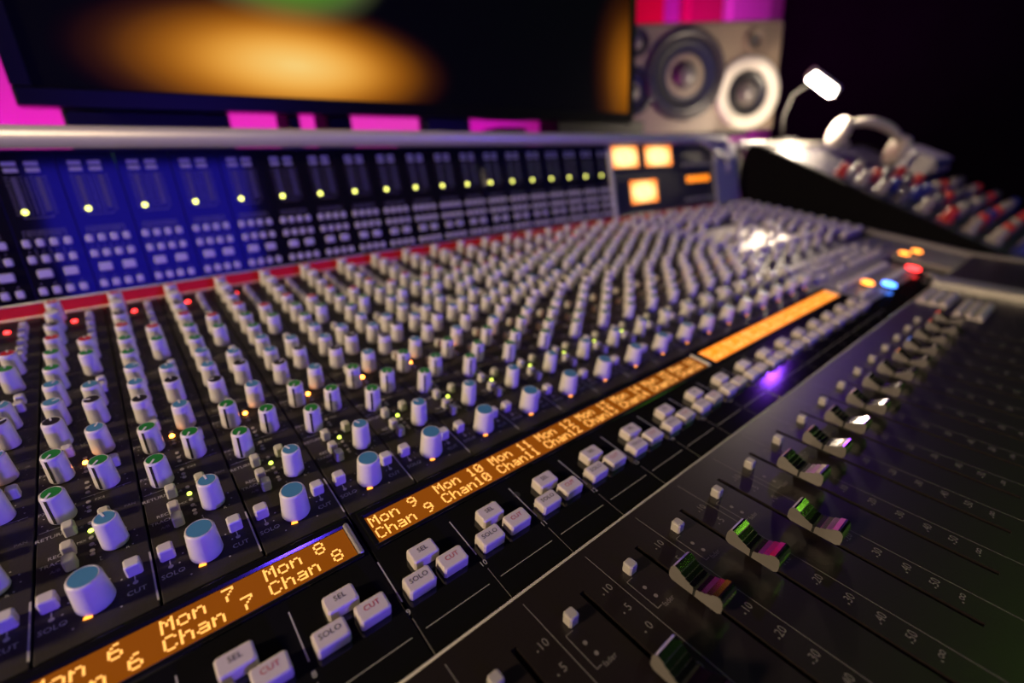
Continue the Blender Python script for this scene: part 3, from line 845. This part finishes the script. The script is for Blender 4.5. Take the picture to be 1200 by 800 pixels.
# ================================================================== SIDE RACK AT THE RIGHT
sc = thing('side_rack', Vector((45 * U, 8 * U, 0)), 'black wedge shaped side rack with sloping top right of the console', 'rack')
def sw(x, y, z): return W(x, y, z) - sc.location
def zs(y): return 1.17 + .4917 * (y - 13.6)
out = [(1.2, zs(1.2)), (13.3, zs(13.3)), (13.75, 1.08), (14.05, .75), (14.2, .1), (14.25, -1.0), (14.0, -2.1), (13.6, -2.7), (13.5, -12), (2.2, -12), (1.2, -5.6)]
M_sidec = mat('rack_black', (0.003, 0.0028, 0.0028), 0.85, spec=.1, noise=.2, nscale=40)
mb = MB(); mb.prism(list(reversed(out)), 37.1, 37.6); put('side_cheek', mb.mesh('side_cheek', M_sidec), sc, sw(0, 0, 0))
mb = MB(); mb.prism(list(reversed(out)), 55.0, 55.5); put('side_cheek', mb.mesh('side_cheek', M_sidec), sc, sw(0, 0, 0))
inn = [(1.6, zs(1.6) - .15), (13.2, zs(13.2) - .15), (13.9, .3), (13.9, -2), (13.4, -12), (2.4, -12), (1.6, -5.6)]
mb = MB(); mb.prism(list(reversed(inn)), 37.6, 55.0); put('rack_body', mb.mesh('rack_body', mat('rack_front', (.03, .028, .04), .45, noise=.1)), sc, sw(0, 0, 0))
mb = MB(); mb.box(-8, 8, -5, 5, -ZC / U, -11.9); put('plinth', mb.mesh('plinth', M_body), sc, W(46, 8, 0) - sc.location)
AS = math.atan(.4917)
rk = random.Random(3)
pm = [mat('plug_red', (.50, .03, .015), .4, noise=.05), mat('plug_white', (.30, .27, .24), .4, noise=.05), mat('plug_blue', (.02, .03, .22), .4, noise=.05), mat('plug_grey', (.08, .075, .09), .4, noise=.05)]
pmesh = []
for i, m in enumerate(pm):
    mb = MB(); mb.lathe([(.34, 0), (.34, .12), (.26, .16), (.24, .62), (.18, .7)], 16); pmesh.append(mb.mesh('rack_knob', m))
cyc = {0: [0, 1, 3, 0, 0, 1, 3], 1: [1, 0, 3, 0, 1, 1, 0], 2: [1, 2, 3, 0, 0, 3, 1], 3: [3, 2, 2, 1, 0, 1, 3], 4: [1, 3, 0, 3, 3, 1, 0], 5: [0, 1, 3, 1, 3, 0, 3], 6: [1, 0, 2, 0, 1, 1, 2], 7: [1, 0, 1, 0, 0, 2, 2], 8: [2, 1, 2, 2, 2, 2, 1]}
for j in range(9):
    yv = 9.6 - j * .95
    mb = MB(); mb.box(37.8, 54.8, -.42, .42, -.02, .08, b=.03)
    put('rack_unit', mb.mesh('rack_unit', mat('rack_unit_dark', (.06, .055, .09), .4, noise=.1)), sc, sw(0, yv, zs(yv) - .12), (AS, 0, 0))
    for i in range(7):
        xx = 39.0 + i * 2.2 + rk.uniform(-.3, .3)
        if (j == 0 and xx > 43) or (j in (1, 2) and xx > 47): continue
        put('rack_knob', pmesh[cyc[j][i]], sc, sw(xx, yv, zs(yv) - .05), (AS, 0, 0))

# ---- flat top of the rack (lit by the lamp) with lamp, headphones, papers and a box
mb = MB(); mb.box(37.2, 56, 14.45, 22, -.35, 0, b=.06)
tb = thing('side_table', Vector((46 * U, 17.5 * U, 0)), 'small pale table behind the side rack under the desk lamp', 'table')
put('table_top', mb.mesh('table_top', mat('table_pale', (.55, .52, .48), .35, noise=.05, nscale=40)), tb, W(0, 0, 1.32) - tb.location)
mb = MB(); mb.box(-.35, .35, -.35, .35, -(ZC / U), 1.0)
for x in (38.2, 55):
    for yq in (15.2, 21.2):
        put('leg', mb.mesh('leg', M_body), tb, W(x, yq, 0) - tb.location)
lampP = W(44.5, 13.1, 4.6)
lamp = thing('desk_lamp', W(45.2, 15.4, 1.32), 'small desk lamp with a glowing white bar head beside the loudspeaker', 'lamp')
mb = MB(); mb.lathe([(1.0, 0), (1.0, .15), (.85, .25), (.3, .3)], 24); put('base', mb.mesh('base', M_body), lamp)
hl = lampP - lamp.location
arm = [(0, 0, .2), (-.1, .1, 1.6), (.1, -.3, 3.0), (.6, -1.4, 3.7), (hl.x / U + .9, hl.y / U - .5, hl.z / U + .05)]
mb = MB(); mb.tube(arm, .09, 8); put('arm', mb.mesh('arm', M_body), lamp)
hd = put('lamp_head', None or (lambda: (lambda mb: (mb.tube([(-1.25, 0, .12), (1.25, 0, .12)], .42, 14), mb.mesh('lamp_head', mat('lamp_white', (.7, .7, .7), .4, noise=.03)))[1])(MB()))(), lamp, hl)
lr = Matrix(((.72, 0, 0), (0, 1, 0), (0, 0, 1)))
hd.rotation_euler = (0, math.radians(36), math.radians(-48))
hd.scale = (.86, .86, .86)
mb = MB(); mb.tube([(-1.15, -.05, -.02), (-1.0, -.05, -.02), (1.0, -.05, -.02), (1.15, -.05, -.02)], [.25, .42, .42, .25], 14)
put('light_tube', mb.mesh('light_tube', mat('lamp_glow', (.9, .9, .9), .4, emit=(1.0, .86, .70), strength=30, noise=.02)), hd)
ld = bpy.data.lights.new('lamp_bulb', 'POINT'); ld.energy = 6; ld.color = (1.0, .80, .58); ld.shadow_soft_size = .012
lo = bpy.data.objects.new('lamp_bulb', ld); C.objects.link(lo); lo.location = lampP + Vector((0, 0, -.045))
# papers
mb = MB(); mb.box(-1.7, 1.7, -1.2, 1.2, 0, .05); mb.box(-1.6, 1.75, -1.25, 1.1, .05, .09)
pp = tag(put('paper_stack', mb.mesh('paper_stack', mat('paper_white', (.85, .82, .78), .6, noise=.03)), None, W(39.6, 16.0, 1.33), (0, 0, .25)), 'white paper stack lying on the pale table beside the lamp', 'paper')
# headphones
hp = thing('headphones', W(46.6, 10.9, zs(10.9) + .62), 'pale headphones lying on the side rack with the headband arched up', 'headphones', (Matrix.Rotation(AS, 3, 'X') @ Matrix.Rotation(math.radians(-50), 3, 'Z')).to_euler())
pts = [(-2.0 * math.cos(math.radians(a)), 0, .5 + 1.15 * math.sin(math.radians(a))) for a in range(0, 181, 12)]
mb = MB(); mb.tube(pts, [.16 + .14 * math.sin(math.pi * i / 15) for i in range(16)], 10); put('headband', mb.mesh('headband', mat('headphone_grey', (.50, .47, .43), .35, noise=.05)), hp)
for sx in (-1, 1):
    mb = MB(); mb.lathe([(.85, -.3), (.95, -.1), (.95, .2), (.7, .4), (.3, .45)], 20)
    put('ear_cup', mb.mesh('ear_cup', mat('headphone_cup', (.62, .58, .52), .3, noise=.05)), hp, (sx * 1.95 * U, 0, .55 * U), (0, math.radians(90 * sx), 0))
# grey box
gb = thing('outboard_box', W(52.2, 9.0, zs(9.0) + .0), 'pale grey box with a shaded end standing on the side rack', 'equipment', (AS, 0, 0))
mb = MB(); mb.box(-2.6, 2.6, -1.0, 1.4, .05, 1.3, b=.12); put('casing', mb.mesh('casing', mat('box_grey', (.72, .69, .66), .4, noise=.05)), gb)
mb = MB(); mb.box(-2.4, 2.4, -1.06, -1.0, .15, 1.1); put('front_plate', mb.mesh('front_plate', M_alud), gb)
for i in range(4):
    mb = MB(); mb.lathe([(.22, 0), (.2, .2)], 14, axis='y'); put('dial', mb.mesh('dial', M_knob), gb, ((-1.8 + i * 1.2) * U, -1.05 * U, .6 * U))

# ================================================================== VIOLET PENDANT LAMP
pl = thing('pendant_lamp', W(70, 12, 24), 'small violet bulb hanging from the ceiling, mirrored in the glossy console panel', 'lamp')
mb = MB(); mb.lathe([(.05, -.85), (.45, -.72), (.75, -.3), (.8, .1), (.62, .5), (.35, .85), (.32, 1.0)], 20)
put('bulb', mb.mesh('bulb', mat('violet_glow', (.4, .2, .6), .4, emit=(.26, .05, 1.0), strength=110, noise=.02)), pl)
mb = MB(); mb.lathe([(.36, .95), (.4, 1.1), (.4, 1.9), (.12, 2.1)], 16); put('socket', mb.mesh('socket', M_body), pl)
mb = MB(); mb.tube([(0, 0, 2.0), (0, 0, (HT - ZC) / U - 24)], .06, 8); put('cord', mb.mesh('cord', M_body), pl)

# ================================================================== WALL PANELS
def wall_panel(x0, x1, z0, z1, col, label):
    t = thing('acoustic_panel', Vector(((x0 + x1) / 2, YB - .03, z0)), label, 'wall panel')
    w = x1 - x0; h = z1 - z0
    mb = MB(); mb.box(-w / 2, w / 2, -.03, .028, 0, h, b=.012)
    put('fabric_face', mb.mesh('fabric_face', mat('fabric_' + label[:6].strip().replace(' ', '_'), col, .9, noise=.12, nscale=90, bump=.3), 1.0), t)
    mb = MB(); mb.box(-w / 2 - .01, w / 2 + .01, .0, .029, -.01, 0); mb.box(-w / 2 - .01, w / 2 + .01, .0, .029, h, h + .01)
    put('frame', mb.mesh('frame', M_body, 1.0), t)
wall_panel(2.28, 2.52, 1.0, 2.3, (.60, .03, .03), 'red fabric wall panel behind the loudspeaker nearer the monitor')
wall_panel(2.72, 3.05, 1.0, 2.3, (.50, .03, .10), 'crimson fabric wall panel above the large woofer')
wall_panel(3.12, 3.60, 1.0, 2.3, (.62, .50, .62), 'pale mauve wall panel above the pale driver ring')
